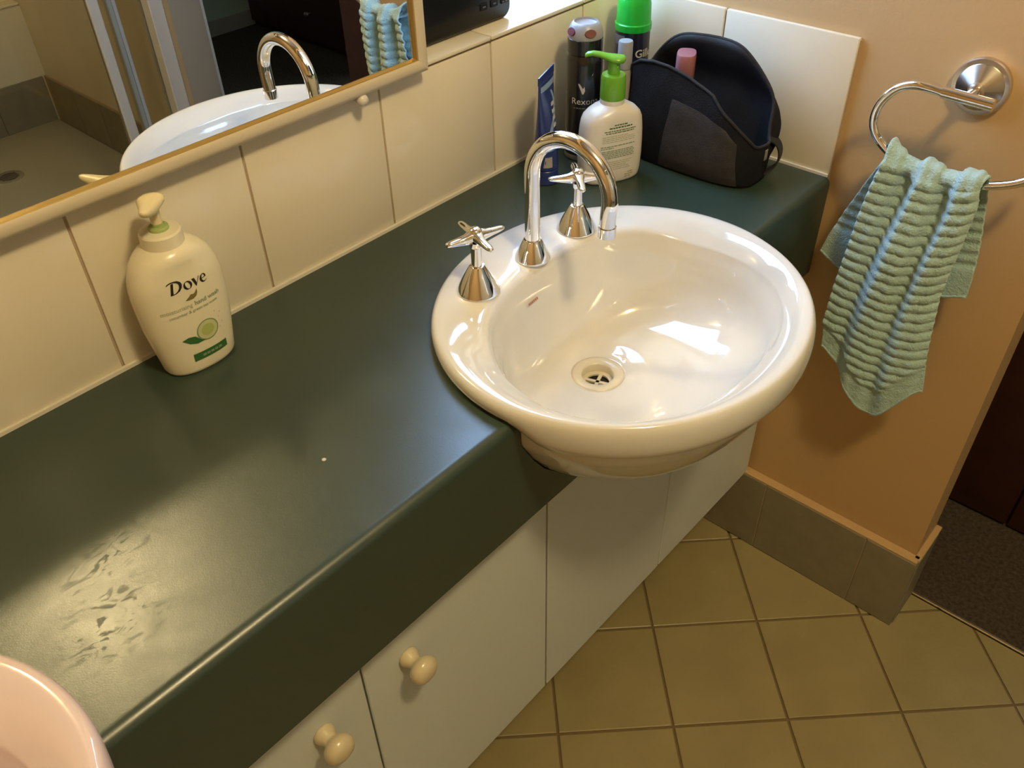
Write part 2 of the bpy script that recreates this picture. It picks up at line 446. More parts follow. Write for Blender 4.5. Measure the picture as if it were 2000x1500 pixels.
# -- the hall and bedroom beyond the doorway
fh = tag(box('floor_hall', 0.088, 2.4, -3.17, 0.45, -0.05, 0.0, carpet), kind='structure')
for nm, a in (('wall_hall_far', (0.1, 2.5, -3.27, -3.17)), ('wall_hall_side', (2.4, 2.5, -3.17, 0.45)), ('wall_hall_end', (0.0, 2.5, 0.45, 0.55)), ('wall_hall_left', (0.0, 0.1, 0.14, 0.45))):
    o = box(nm, a[0], a[1], a[2], a[3], -0.05, CEIL, paint_green); tag(o, kind='structure')
tag(box('baseboard_hall', 0.112, 2.4, -3.17, -3.155, 0.0, 0.07, skirt_paint), kind='structure')
# unseen window-shaped light, added on the side wall to brighten the hall
w2 = thing('added_hall_light', None, None, (0, 0, 0)); tag(w2, kind='structure')
for (a, b_, c, d) in ((-2.20, -2.15, 0.95, 2.05), (-0.85, -0.80, 0.95, 2.05), (-2.15, -0.85, 0.95, 1.0), (-2.15, -0.85, 2.0, 2.05)):
    box('frame_rail', 2.37, 2.3995, a, b_, c, d, alu, w2, bev=0.002)
box('pane', 2.385, 2.392, -2.15, -0.85, 1.0, 2.0, emitter('added_hall_glow', (0.7, 0.85, 1.0), 6.0), w2)
tag(box('trim_1', 0.086, 0.092, -1.49, -0.69, 0.0, 0.0045, brushed, bev=0.001), kind='structure')

def cabinet_block(name, label, cat, x0, x1, y0, y1, h, nd, parts='door'):
    t = thing(name, label, cat, (x0, (y0+y1)/2, 0.0))
    d = (y1-y0)/2
    box('carcass', 0.018, x1-x0, -d, d, 0.004, h, wood_dark, t, bev=0.003)
    if parts == 'door':
        for k in range(nd):
            a = -d + 2*d*k/nd + .002; b_ = -d + 2*d*(k+1)/nd - .002
            o = box('door', 0.0, 0.0175, a, b_, 0.006, h-.01, wood_dark, t, bev=0.002)
            kx = b_-.04 if k % 2 == 0 else a+.04
            lathe('knob', [(0.006, 0), (0.006, .012), (0.014, .018), (0.012, .026), (0.0, .028)], brushed, o, n=16, axis='X', at=(0.0, kx, h*.5), cap1=False)
    else:
        for k in range(nd):
            a = 0.03 + (h-.05)*k/nd; b_ = 0.03+(h-.05)*(k+1)/nd-.004
            o = box('drawer', 0.0, 0.0175, -d+.004, d-.004, a, b_, wood_dark, t, bev=0.002)
            lathe('knob', [(0.006, 0), (0.006, .012), (0.014, .018), (0.012, .026), (0.0, .028)], brushed, o, n=16, axis='X', at=(0.0, 0, (a+b_)/2), cap1=False)
    return t
cabinet_block('wardrobe', 'tall dark brown wooden wardrobe standing on the carpet beyond the doorway', 'wardrobe', 0.37, 0.90, -1.24, -0.30, 2.0, 2)
cabinet_block('chest_of_drawers', 'dark brown chest of drawers on the carpet against the pale green wall', 'dresser', 1.26, 1.75, -3.14, -2.15, 1.05, 4, 'drawer')

# -- shower screen
ss = thing('shower_screen', 'framed glass shower screen with pale metal posts beside the doorway', 'shower screen', (0.0, -1.55, 0.0))
HS = 1.87
box('wall_jamb', -0.032, XW, -0.028, 0.03, 0.0, HS, alu, ss, bev=0.002)
box('post', -0.127, -0.103, -0.022, 0.0, 0.02, HS-.03, alu, ss, bev=0.002)
box('glass_panel', -0.104, -0.031, -0.013, -0.008, 0.02, HS-.03, shower_glass, ss)
dr = box('door_stile', -0.186, -0.158, 0.002, 0.024, 0.02, HS-.03, alu, ss, bev=0.002)
box('door_stile', -0.90, -0.872, 0.002, 0.024, 0.02, HS-.03, alu, ss, bev=0.002)
box('door_glass', -0.873, -0.12, 0.010, 0.015, 0.02, HS-.03, shower_glass, ss)
box('head_rail', -0.95, -0.032, -0.028, 0.03, HS-.03, HS, alu, ss, bev=0.002)
box('sill_rail', -0.95, -0.032, -0.028, 0.03, 0.0, 0.022, alu, ss, bev=0.002)
box('end_post', -0.98, -0.95, -0.028, 0.03, 0.0, HS, alu, ss, bev=0.002)

# -- ceiling lamp
lm = thing('ceiling_lamp', 'round warm ceiling lamp with a glowing glass globe', 'lamp', (LAMP[0], LAMP[1], CEIL))
lathe('rose', [(0.0, -0.0005), (0.07, -0.0005), (0.066, -0.014), (0.04, -0.02), (0.03, -0.03), (0.0, -0.03)], alu, lm, cap0=False, cap1=False)
GR = 0.085
glob = emitter('warm_glowing_globe', LAMP_COLOR, LAMP_POWER/(4*PI*GR*GR*PI))
zc_ = LAMP[2]-CEIL
lathe('globe', [(max(0.0001, GR*math.sin(PI*k/16)), zc_+GR*math.cos(PI*k/16)) for k in range(17)], glob, lm, n=28, smooth=True)
lathe('holder', [(0.02, -0.03), (0.02, zc_+GR*.93)], alu, lm, n=20, cap0=False, cap1=False)

# ================================================================== VANITY
YC = -0.385                                  # front of the worktop
BX, BY, BA, BB = -0.466, -0.354, 0.231, 0.212   # basin outline: centre and half axes
BX2 = BX-0.893
BODY = ((0.16, -0.150), (0.36, -0.149), (0.52, -0.142), (0.66, -0.124), (0.77, -0.098), (0.85, -0.070), (0.905, -0.047), (0.930, -0.036), (0.935, -0.026))
def make_worktop():
    Rr = 0.0115; th = 0.164
    prof = [(-0.0005, 0.0), (YC+Rr, 0.0)]
    for k in range(1, 9):
        a = PI/2*k/8; prof.append((YC+Rr-Rr*math.sin(a), -Rr+Rr*math.cos(a)))
    prof += [(YC, -th+.004), (YC+.004, -th), (YC+.03, -th), (YC+.03, -0.035), (-0.0005, -0.035)]
    n = len(prof)
    vs = [(XL+.001, y, T+z) for y, z in prof] + [(-0.0003 if False else 0.0072, y, T+z) for y, z in prof]
    vs = []
    for x in (XL+.001, -0.0005):
        vs += [(x, y, T+z) for y, z in prof]
    fs = [tuple(range(n)), tuple(range(n, 2*n))[::-1]] + [(i, (i+1) % n, n+(i+1) % n, n+i) for i in range(n)]
    o = from_py('worktop', vs, fs, laminate_green)
    for bx in (BX, BX2):
        ring = [[(bx+(BA*s_+.0015)*math.cos(2*PI*j/72), BY+(BB*s_+.0015)*math.sin(2*PI*j/72), T+z) for j in range(72)] for s_, z in [(b[0], b[1]-.001) for b in BODY]+[(.938, .1)]]
        v2, f2 = rings_mesh(ring)
        c = from_py('cutter', v2, f2, None)
        md = o.modifiers.new('cut', 'BOOLEAN'); md.operation = 'DIFFERENCE'; md.object = c; md.solver = 'EXACT'
        dg = bpy.context.evaluated_depsgraph_get(); dg.update()
        me = bpy.data.meshes.new_from_object(o.evaluated_get(dg))
        o.modifiers.clear(); o.data = me
        bpy.data.objects.remove(c)
    for p in o.data.polygons: p.use_smooth = True
    o.data.set_sharp_from_angle(angle=math.radians(28))
    return tag(o, 'long dark green laminate worktop with a rounded front edge', 'worktop')
make_worktop()

# cabinets: two doors of 300 mm each
YD = -0.358
def knob(parent, x, z, y):
    k = lathe('knob', [(0.0115, -0.0002), (0.0125, .002), (0.0118, .006), (0.0092, .0105), (0.0085, .014), (0.0105, .0175), (0.0150, .0205), (0.0172, .025), (0.0168, .030), (0.0135, .0345), (0.007, .0368), (0.0005, .0372)], knob_mat, parent, n=32, axis='Y', at=(x, y, z), smooth=True)
    return k
def vanity(x0, x1, label):
    t = thing('vanity_cabinet', label, 'cabinet', ((x0+x1)/2, -0.17, 0.0), group='vanity cabinets under the worktop')
    ox, oy = (x0+x1)/2, -0.17
    w = (x1-x0)/2
    bm = bmesh.new()
    zb, zt = T-.622, T-.166
    add_box(bm, -w+.0005, -w+.016, -.17, .15, zb, zt); add_box(bm, w-.016, w-.0005, -.17, .15, zb, zt)
    add_box(bm, -w+.016, w-.016, -.17, .15, zb, zb+.016)
    add_box(bm, -w+.016, w-.016, .135, .15, zb+.016, zt)
    from_bm('carcass', bm, carcass, t)
    box('kickboard', -w+.0005, w-.0005, -.075, -.060, 0.001, zb-.0005, mat('shade_tinted_kickboard', (0.09, 0.075, 0.05), 0.6), t)  # shade beneath the cabinet is put into the kickboard colour
    for k in (0, 1):
        a = -w + k*w + .0012; b_ = a + w - .0024
        d = box('door', a, b_, YD-oy, -.1705, zb-.001, T-.168, laminate, t, bev=0.0012)
        kx = b_-.058 if k == 0 else a+.058
        knob(d, kx, T-.254, YD-oy)
    return t
vanity(-0.6035, -0.0025, 'white two-door vanity cabinet under the basin with the chrome taps')
vanity(-1.2055, -0.6045, 'white two-door vanity cabinet with round cream knobs, between the two basins')
vanity(-1.8075, -1.2065, 'white two-door vanity cabinet under the basin with the painted pink bounce light')

# ------------------------------------------------------------------ basins
DX, DY, DZ = 0.0, 0.030, -0.108              # waste, relative to the basin centre (BX, BY, T)
IY, IA, IB, IE = -0.025, 0.1835, 0.1435, 2.25   # bowl edge
def sup(a, b, e, th):
    c, s = math.cos(th), math.sin(th)
    return a*math.copysign(abs(c)**(2/e), c), b*math.copysign(abs(s)**(2/e), s)
def make_basin(x, label, matr):
    t = thing('wash_basin', label, 'basin', (x, BY, T))
    N = 112; rings = []
    def low(y): return lerp(-0.020, 0.0006, smst(-0.07, -0.022, y))
    # from the underside of the bowl up the outside, over the rim, down into the bowl
    for s, z in BODY:
        rings.append([(BA*s*math.cos(2*PI*j/N), BB*s*math.sin(2*PI*j/N), z) for j in range(N)])
    def outer(s, zf):
        return [(BA*s*math.cos(2*PI*j/N), BB*s*math.sin(2*PI*j/N), zf(BB*s*math.sin(2*PI*j/N))) for j in range(N)]
    rings.append(outer(.935, lambda y: low(y)-.0002))
    rings.append(outer(.972, low))
    for sc, q in ((.988, .08), (.997, .27), (1.0, .48), (.9975, .68), (.990, .84), (.979, .95)):
        rings.append(outer(sc, lambda y, q=q: lerp(low(y), .0228, q)))
    rings.append(outer(.966, lambda y: .0229))
    # flat ledge, blending from the outline to the bowl edge
    o = [(BA*.966*math.cos(2*PI*j/N), BB*.966*math.sin(2*PI*j/N)) for j in range(N)]
    e = [(lambda p: (p[0], p[1]+IY))(sup(IA, IB, IE, 2*PI*j/N)) for j in range(N)]
    # the ledge is flat behind the bowl, under the taps, and dished towards the bowl elsewhere
    flat = [smst(.25, .75, math.sin(2*PI*j/N)) for j in range(N)]
    for k, z, zb in ((.10, .0227, .0228), (.25, .0216, .0228), (.4, .0195, .0227), (.55, .0164, .0226), (.68, .0130, .0225), (.79, .0098, .0220), (.88, .0070, .0208), (.95, .0047, .0175), (.985, .0034, .0130)):
        rings.append([(lerp(o[j][0], e[j][0], k), lerp(o[j][1], e[j][1], k), lerp(z, zb, flat[j])) for j in range(N)])
    # bowl
    prof = [(1.0, .0020), (.990, -.0020), (.974, -.008), (.955, -.014), (.93, -.030), (.90, -.045), (.86, -.058), (.80, -.0715), (.72, -.083), (.62, -.092), (.50, -.0985), (.38, -.1030), (.28, -.1057)]
    for s, z in prof:
        q = clamp((1-s)/.72)
        q = q*q*(3-2*q)
        rings.append([(lerp(e[j][0]*s, DX+.036*math.cos(2*PI*j/N), q*q*q), lerp(lerp(0, DY-IY, q)+IY+(e[j][1]-IY)*s, DY+.036*math.sin(2*PI*j/N), q*q*q), z+.006*flat[j]*smst(.90, 1.0, s)) for j in range(N)])
    for r, z in ((.034, -.1068), (.0215, -.1075), (.0205, -.112), (.0205, -.135)):
        rings.append([(DX+r*math.cos(2*PI*j/N), DY+r*math.sin(2*PI*j/N), z) for j in range(N)])
    vs, fs = rings_mesh(rings, True, True)
    from_py('bowl', vs, fs, matr, t, smooth=50)
    # waste: flange, cup and cross grate
    w = lathe('waste', [(.0205, -.1245), (.0200, -.1085), (.0215, -.1062), (.030, -.1052), (.0335, -.1058), (.0342, -.1075)], waste_mat, t, n=48, at=(DX, DY, 0), cap0=False, cap1=False, smooth=True)
    lathe('outlet', [(0.0002, -.1240), (.0204, -.1240)], dark_hole, w, n=32, at=(DX, DY, 0), cap0=False, cap1=False)
    bm = bmesh.new()
    for a in (0.35, 0.35+PI/2):
        m = Matrix.Translation((DX, DY, -.1205)) @ Matrix.Rotation(a, 4, 'Z') @ Matrix.Diagonal((.038, .0042, .003, 1))
        bmesh.ops.create_cube(bm, size=1.0, matrix=m)
    from_bm('grate_cross', bm, waste_mat, w)
    lathe('grate_ring', [(.0150, -.1220), (.0202, -.1220), (.0202, -.1185), (.0150, -.1195), (.0150, -.1220)], waste_mat, w, n=40, at=(DX, DY, 0), cap0=False, cap1=False)
    return t
b1 = make_basin(BX, 'white oval wash basin with three chrome tap pieces on its back ledge', ceramic)
b2 = make_basin(BX2, 'white wash basin with pink bounce light painted in, at the end of the worktop beyond the pump bottle', ceramic_bounce)

# ------------------------------------------------------------------ lettering helpers
def text_mesh(body, size, shear=0.0, align='CENTER', bold=0.0):
    cu = bpy.data.curves.new('t', 'FONT'); cu.body = body; cu.size = size; cu.shear = shear; cu.align_x = align; cu.offset = bold
    cu.resolution_u = 3
    ob = bpy.data.objects.new('t', cu); COL.objects.link(ob)
    dg = bpy.context.evaluated_depsgraph_get(); dg.update()
    me = bpy.data.meshes.new_from_object(ob.evaluated_get(dg))
    vs = [(v.co.x, v.co.y) for v in me.vertices]; fs = [tuple(p.vertices) for p in me.polygons]
    bpy.data.objects.remove(ob)
    return vs, fs
def strip_shape(x0, y0, x1, y1, nx=8, ny=1):
    vs = [(lerp(x0, x1, i/nx), lerp(y0, y1, j/ny)) for j in range(ny+1) for i in range(nx+1)]
    fs = [(j*(nx+1)+i, j*(nx+1)+i+1, (j+1)*(nx+1)+i+1, (j+1)*(nx+1)+i) for j in range(ny) for i in range(nx)]
    return vs, fs
def join_shapes(shapes):
    V, F = [], []
    for vs, fs in shapes:
        k = len(V); V += list(vs); F += [tuple(i+k for i in f) for f in fs]
    return V, F
def moved(sh, dx, dy, rot=0.0, sc=1.0):
    c, s = math.cos(rot), math.sin(rot)
    return [((x*c-y*s)*sc+dx, (x*s+y*c)*sc+dy) for x, y in sh[0]], sh[1]
def ring_shape(outer, inner):
    n = len(outer)
    return list(outer)+list(inner), [(i, (i+1) % n, n+(i+1) % n, n+i) for i in range(n)]
def disc_shape(rx, ry, n=32, rings=3):
    vs = [(0, 0)]; fs = []
    for r in range(1, rings+1):
        vs += [(rx*r/rings*math.cos(2*PI*j/n), ry*r/rings*math.sin(2*PI*j/n)) for j in range(n)]
    for j in range(n): fs.append((0, 1+j, 1+(j+1) % n))
    for r in range(1, rings):
        for j in range(n): fs.append((1+(r-1)*n+j, 1+(r-1)*n+(j+1) % n, 1+r*n+(j+1) % n, 1+r*n+j))
    return vs, fs
def printed(name, shape, surf, m, parent, lift=0.0004, label=None):
    """flat print laid on a surface: surf(u, v, lift) -> point"""
    vs, fs = shape
    return from_py(name, [surf(u, v, lift) for u, v in vs], fs, m, parent, label=label, fix=False)

# maker's mark inside the basin, on the back wall of the bowl
mk = join_shapes([strip_shape(-.0095+.0033*i, 0.0, -.0068+.0033*i, .0026, 2) for i in range(6)])   # too small to read
printed('maker_mark', moved(mk, -0.034, -0.001), lambda u, v, l: (u, IY+0.5*IB*0+IB*.9445*math.sqrt(max(0, 1-(abs(u)/(IA*.955))**2.25))**(2/2.25)+v*.55-.0012, -0.0125+v), ink_red, b1)

# ------------------------------------------------------------------ taps
def cone_base(parent, r0, r1, h, name='cone'):
    return lathe(name, [(r0*.97, 0.0), (r0, .0012), (r0*.985, .003), (r1+.0012, h-.002), (r1, h), (r1*.7, h+.0005)], chrome, parent, n=56, cap0=True, cap1=True, smooth=25)
def tap_handle(x, y, rz, label):
    t = thing('cross_tap', label, 'tap', (x, y, T+.0222), rz, group='chrome cross taps on the basin')
    cone_base(t, .0262, .0085, .034)
    lathe('stem', [(.0062, .0345), (.0062, .058), (.0075, .060), (.0085, .066)], chrome, t, n=28, smooth=30)
    # cross head: four tapering wings that droop slightly from a raised hub
    for k in range(4):
        a = k*PI/2
        ca, sa = math.cos(a), math.sin(a)
        rs = []
        for d, hw, zt, zb in ((0.0, .0085, .0800, .0640), (.007, .0072, .0795, .0640), (.013, .0052, .0770, .0650), (.022, .0047, .0755, .0668), (.031, .0044, .0748, .0682), (.0355, .0034, .0742, .0692), (.0372, .0016, .0735, .0705)):
            ring = []
            for q in range(12):
                b_ = 2*PI*q/12
                w = hw*math.copysign(abs(math.cos(b_))**.7, math.cos(b_)); z = lerp(zb, zt, .5+.5*math.copysign(abs(math.sin(b_))**.7, math.sin(b_)))
                if math.sin(b_) < -.2: w *= .55
                ring.append((d*ca-w*sa, d*sa+w*ca, z))
            rs.append(ring)
        vs, fs = rings_mesh(rs)
        from_py('wing', vs, fs, chrome, t, smooth=True)
    lathe('hub_cap', [(.0078, .0765), (.0076, .0798), (.0062, .0816), (.0035, .0828), (.0004, .0832)], chrome, t, n=28, smooth=True)
    return t
tap_handle(-0.561, -0.214, -0.30, 'chrome cross-head tap on the basin, nearest the pump bottle of hand wash')
tap_handle(-0.377, -0.214, 0.84, 'chrome cross-head tap on the basin, in front of the white lotion bottle')
sp = thing('swan_neck_tap', 'tall curved chrome swan-neck spout between the two cross taps', 'tap', (-0.4665, -0.2165, T+.0222), group='chrome cross taps on the basin')
cone_base(sp, .0222, .0105, .027)
path = [(0, 0, .027), (0, 0, .06), (0, 0, .095), (0, 0, .112)]
for k in range(1, 25):
    a = PI*1.03*k/24
    path.append((0, -.0555+.0555*math.cos(a), .112+.0555*math.sin(a)))
path += [(0, path[-1][1]+.001, path[-1][2]-.012), (0, path[-1][1]+.0016, path[-1][2]-.026)]
tube('neck', path, .0092, chrome, sp, n=28)
lathe('aerator', [(.0094, .0), (.0102, -.001), (.0102, -.013), (.0085, -.0145), (.006, -.0140)], chrome, sp, n=28, at=(path[-1][0], path[-1][1], path[-1][2]+.004), smooth=25)

# ================================================================== MIRROR
mr_ = thing('wall_mirror', 'large wall mirror in a cream painted frame above the tile row', 'mirror', (-1.2, 0.008, T+.2))
MX0, MX1, MZ0, MZ1 = -0.75, 0.765, -0.001, 0.90
MY = -0.022                                   # local y of the glass face
box('backing', MX0+.004, MX1-.004, -.0205, -.0005 if False else -.0085, MZ0+.004, MZ1-.004, carcass, mr_)
gl = box('mirror_glass', MX0+.012, MX1-.012, -.0235, -.0206, MZ0+.012, MZ1-.012, silvered, mr_)
def frame_rail(p0, p1, inward):
    """rail with a rounded outer face and a gold slip on the inside; p0->p1 along the outer edge"""
    p0 = Vector(p0); p1 = Vector(p1); d = (p1-p0).normalized(); w = Vector(inward)
    prof = [(0, -.0207), (0, -.028), (.002, -.0305), (.006, -.032), (.012, -.0315), (.0155, -.0295), (.0155, -.0237), (.011, -.0207)]
    rings = []
    for p, s in ((p0, 1), (p1, -1)):
        rings.append([p + d*s*a + w*a + Vector((0, y, 0)) for a, y in prof])
    vs, fs = rings_mesh(rings)
    o = from_py('frame_rail', vs, fs, frame_mat, mr_, smooth=40)
    prof = [(.0155, -.0237), (.0155, -.0285), (.0165, -.0280), (.0180, -.0240), (.0180, -.0236)]
    rings = []
    for p, s in ((p0, 1), (p1, -1)):
        rings.append([p + d*s*a + w*a + Vector((0, y, 0)) for a, y in prof])
    vs, fs = rings_mesh(rings)
    from_py('gold_slip', vs, fs, gold, o)
frame_rail((MX0, 0, MZ0), (MX1, 0, MZ0), (0, 0, 1))
frame_rail((MX1, 0, MZ0), (MX1, 0, MZ1), (-1, 0, 0))
frame_rail((MX1, 0, MZ1), (MX0, 0, MZ1), (0, 0, -1))
frame_rail((MX0, 0, MZ1), (MX0, 0, MZ0), (1, 0, 0))
ck = lathe('support_knob', [(.0045, 0), (.0045, .012), (.0068, .015), (.0072, .020), (.0055, .024), (.0005, .0255)], white_plastic, mr_, n=24, axis='Y', at=(0.658, -0.0082, -0.0055), smooth=True, label='small round white support knob')

# ================================================================== DEVICE ON THE SILL
dv = thing('radio', 'black box-shaped electronic device with small keys, on the window sill beside the mirror', 'radio', (-0.318, 0.058, T+.2002))
def round_rect(w, h, r, n=8):
    pts = []
    for cx, cy, a0 in ((w-r, h-r, 0), (-w+r, h-r, PI/2), (-w+r, -h+r, PI), (w-r, -h+r, 1.5*PI)):
        for k in range(n+1):
            a = a0+PI/2*k/n; pts.append((cx+r*math.cos(a), cy+r*math.sin(a)))
    return pts
rs = []
for y, k in ((-.0245, .0035), (-.0262, .006), (-.0225, .0012), (-.018, 0.0), (.024, 0.0), (.027, .003)):
    rs.append((y, k))
rs.sort()
rr = [[(x, y, .0785+z) for x, z in round_rect(.0975-k, .0785-k, max(.002, .0165-k))] for y, k in rs]
vs, fs = rings_mesh(rr)
from_py('body', vs, fs, black_plastic, dv, smooth=40)
for i in range(3):
    for j in range(5):
        x = .040+.0205*i; z = .026+.0155*j
        kk = box('key', x-.007, x+.007, -.0272, -.0258, z-.0045, z+.0045, black_plastic, dv, bev=.0006)
        if i == 2 and j == 0:
            for a in (-.003, .003):
                for c in (-.002, .002): box('key_mark', x+a-.0018, x+a+.0018, -.0275, -.02715, z+c-.0008, z+c+.0008, key_mat, kk)
        else:
            box('key_mark', x-.0026, x+.0026, -.0275, -.02715, z-.0008, z+.0008, key_mat, kk)

# ================================================================== BOTTLES
# -- hand wash pump bottle
def make_handwash():
    t = thing('hand_wash_bottle', 'cream white pump bottle of cucumber hand wash against the tile row', 'bottle', (-0.834, -0.0455, T+.0003), -0.04)
    prof = [(0, .0360), (.0015, .0385), (.005, .0405), (.02, .0425), (.04, .0455), (.06, .0480), (.08, .0488), (.095, .0492), (.108, .0485), (.118, .0465), (.127, .0432), (.134, .0395), (.140, .0340), (.1445, .0280), (.1475, .0225), (.149, .0190)]
    def dep(z): return interp([(0, .62), (.05, .60), (.10, .58), (.13, .64), (.149, 1.0)], z)
    N = 64; E = 2.35
    rs = []
    for z, w in prof:
        e = lerp(E, 2.0, smst(.12, .149, z))
        rs.append([(*sup(w, w*dep(z), e, 2*PI*j/N), z) for j in range(N)])
    vs, fs = rings_mesh(rs)
    from_py('body', vs, fs, dove_plastic, t, smooth=50)
    lathe('collar', [(.0205, .1465), (.0212, .1475), (.0208, .1605), (.0195, .1625), (.0125, .1630)], dove_plastic, t, n=40, smooth=30, cap0=False)
    lathe('lock_ring', [(.0100, .1626), (.0100, .1655), (.0092, .1668), (.0060, .1670), (.0060, .1700)], green_clear, t, n=32, smooth=30)
    lathe('stem', [(.0055, .1665), (.0055, .1865)], pump_cream, t, n=20)
    # paddle-shaped pump head
    rs = []
    for d, hw, z0, z1 in ((-.0215, .0018, .1845, .1880), (-.0185, .0045, .1825, .1895), (-.010, .0070, .1805, .1915), (0.0, .0088, .1800, .1935), (.010, .0115, .1830, .1950), (.018, .0135, .1865, .1962), (.0245, .0128, .1900, .1970), (.0285, .0090, .1925, .1972), (.0300, .0035, .1945, .1968)):
        rs.append([(d-.017, hw*math.cos(2*PI*q/20), lerp(z0, z1, .5+.5*math.sin(2*PI*q/20))+interp([(-.022, .013), (0, .006), (.03, -.001)], d)) for q in range(20)])
    vs, fs = rings_mesh(rs)
    c, s = math.cos(0.96), math.sin(0.96)
    vs = [(x*c-y*s, x*s+y*c, z) for x, y, z in vs]
    from_py('pump_head', vs, fs, pump_cream, t, smooth=True)
    # print on the front face
    def surf(u, v, l):
        z = v
        w = interp([(a, b_) for a, b_ in prof], z); d = w*dep(z)
        uu = max(-.97, min(.97, u/w))
        y = d*(1-abs(uu)**E)**(1/E)
        return (u, -y-l, z)
    # the logo: thick-and-thin letters D o v e
    def ell(cx, cy, rx, ry, n=28, rot=0.0, a0=0.0):
        return [(cx+rx*math.cos(a0+2*PI*j/n)*math.cos(rot)-ry*math.sin(a0+2*PI*j/n)*math.sin(rot), cy+rx*math.cos(a0+2*PI*j/n)*math.sin(rot)+ry*math.sin(a0+2*PI*j/n)*math.cos(rot)) for j in range(n)]
    sh = []
    # D: slanted stem, sweeping bowl, top flag
    def band(pts_a, pts_b):
        n = len(pts_a); return list(pts_a)+list(pts_b), [(i, i+1, n+i+1, n+i) for i in range(n-1)]
    sh.append(([(0.0, 0.0), (1.5, 0.0), (2.9, 6.6), (1.6, 6.6)], [(0, 1, 2, 3)]))
    oa = [(-.9+0, 6.3), (-.2, 7.0), (1.2, 7.5), (3.2, 7.6), (5.2, 7.2), (6.6, 6.1), (7.1, 4.5), (6.6, 2.7), (5.2, 1.1), (3.2, .25), (1.2, 0.0)]
    ob = [(-.8, 6.05), (0.0, 6.55), (1.3, 6.95), (3.0, 6.9), (4.3, 6.4), (5.2, 5.5), (5.5, 4.3), (5.1, 2.8), (4.1, 1.5), (2.9, .75), (1.2, .45)]
    sh.append(band(oa, ob))
    sh.append(ring_shape(ell(9.9, 2.45, 2.45, 2.5), ell(9.9, 2.45, 1.15, 2.15, rot=.28)))
    sh.append(([(12.6, 4.9), (14.2, 4.9), (15.0, 1.9), (14.6, 0.0), (14.2, 0.0)], [(0, 1, 2, 3, 4)]))
    sh.append(([(14.6, 0.0), (15.0, 1.5), (16.6, 4.9), (17.1, 4.9)], [(0, 1, 2, 3)]))
    ea = [(17.7, 2.6), (20.6, 2.75)]
    oa = [(18.2, 2.4), (20.9, 2.7), (20.9, 3.9), (20.1, 4.85), (19.0, 4.95), (17.7, 4.2), (17.0, 2.8), (17.2, 1.3), (18.2, .2), (19.6, 0.0), (21.2, .9)]
    ob = [(18.2, 2.75), (20.0, 2.95), (19.95, 3.9), (19.6, 4.45), (19.1, 4.5), (18.6, 4.0), (18.25, 2.9), (18.35, 1.7), (19.0, .75), (19.9, .55), (21.0, 1.15)]
    sh.append(band(oa, ob))
    logo = join_shapes(sh)
    k = .00196
    logo = ([((x-10.2)*k+.000, y*k+.1045) for x, y in logo[0]], logo[1])
    printed('logo_lettering', logo, surf, ink_black, t, .0005, label='black logo reading Dove')
    # bird emblem
    bird = ([(-6, -1.2), (-3.5, .4), (-1.5, 2.0), (.2, 1.5), (1.6, 2.2), (3.2, 4.6), (3.2, 1.8), (2.0, -.6), (-.4, -1.9), (-3.5, -1.9)], [(0, 1, 9), (1, 2, 3, 8, 9), (3, 4, 7, 8), (4, 5, 6, 7)])
    printed('bird_emblem', ([(x*.0016+.002, y*.0015+.0950) for x, y in bird[0]], bird[1]), surf, ink_gold, t, .0005)
    printed('print_line', moved(text_mesh('moisturising', .0068), -.0185, .0840), surf, ink_soft, t, .0005)
    printed('print_line', moved(text_mesh('hand wash', .0072, bold=.00010), .0160, .0840), surf, ink_mid, t, .0005)
    printed('print_line', moved(text_mesh('cucumber & green tea scent', .0048), -.001, .0775), surf, ink_mid, t, .0005)
    # cucumber slice with leaves
    printed('cucumber_rind', moved(ring_shape(ell(0, 0, .0128, .0128, 36), ell(0, 0, .0115, .0115, 36)), .0065, .0500), surf, ink_mid, t, .0005)
    printed('cucumber_slice', moved(disc_shape(.0115, .0115, 36), .0065, .0500), surf, ink_lime2, t, .0004)
    printed('cucumber_heart', moved(disc_shape(.0075, .0072, 30), .0065, .0500), surf, ink_lime, t, .00055)
    leaf = ([(-.023, .0480), (-.016, .0500), (-.009, .0485), (-.003, .0415), (.002, .0390), (-.008, .0385), (-.016, .0415)], [(0, 1, 6), (1, 2, 5, 6), (2, 3, 4, 5)])
    printed('leaf_print', leaf, surf, ink_green, t, .0006)
    printed('green_band', strip_shape(-.016, .0165, .0245, .0262, 14), surf, ink_green, t, .0005)
    printed('band_lettering', join_shapes([strip_shape(-.006+.0048*i, .0198, -.0022+.0048*i, .0228, 2) for i in range(5)]), surf, ink_mid, t, .0008)
    drops = [moved(disc_shape(.0006, .0009, 10, 1), dx, dz) for dx, dz in ((.022, .058), (.0245, .063), (.019, .067), (.025, .050), (.021, .045))]
    printed('water_drops', join_shapes(drops), surf, ink_soft, t, .0005)
    return t
make_handwash()

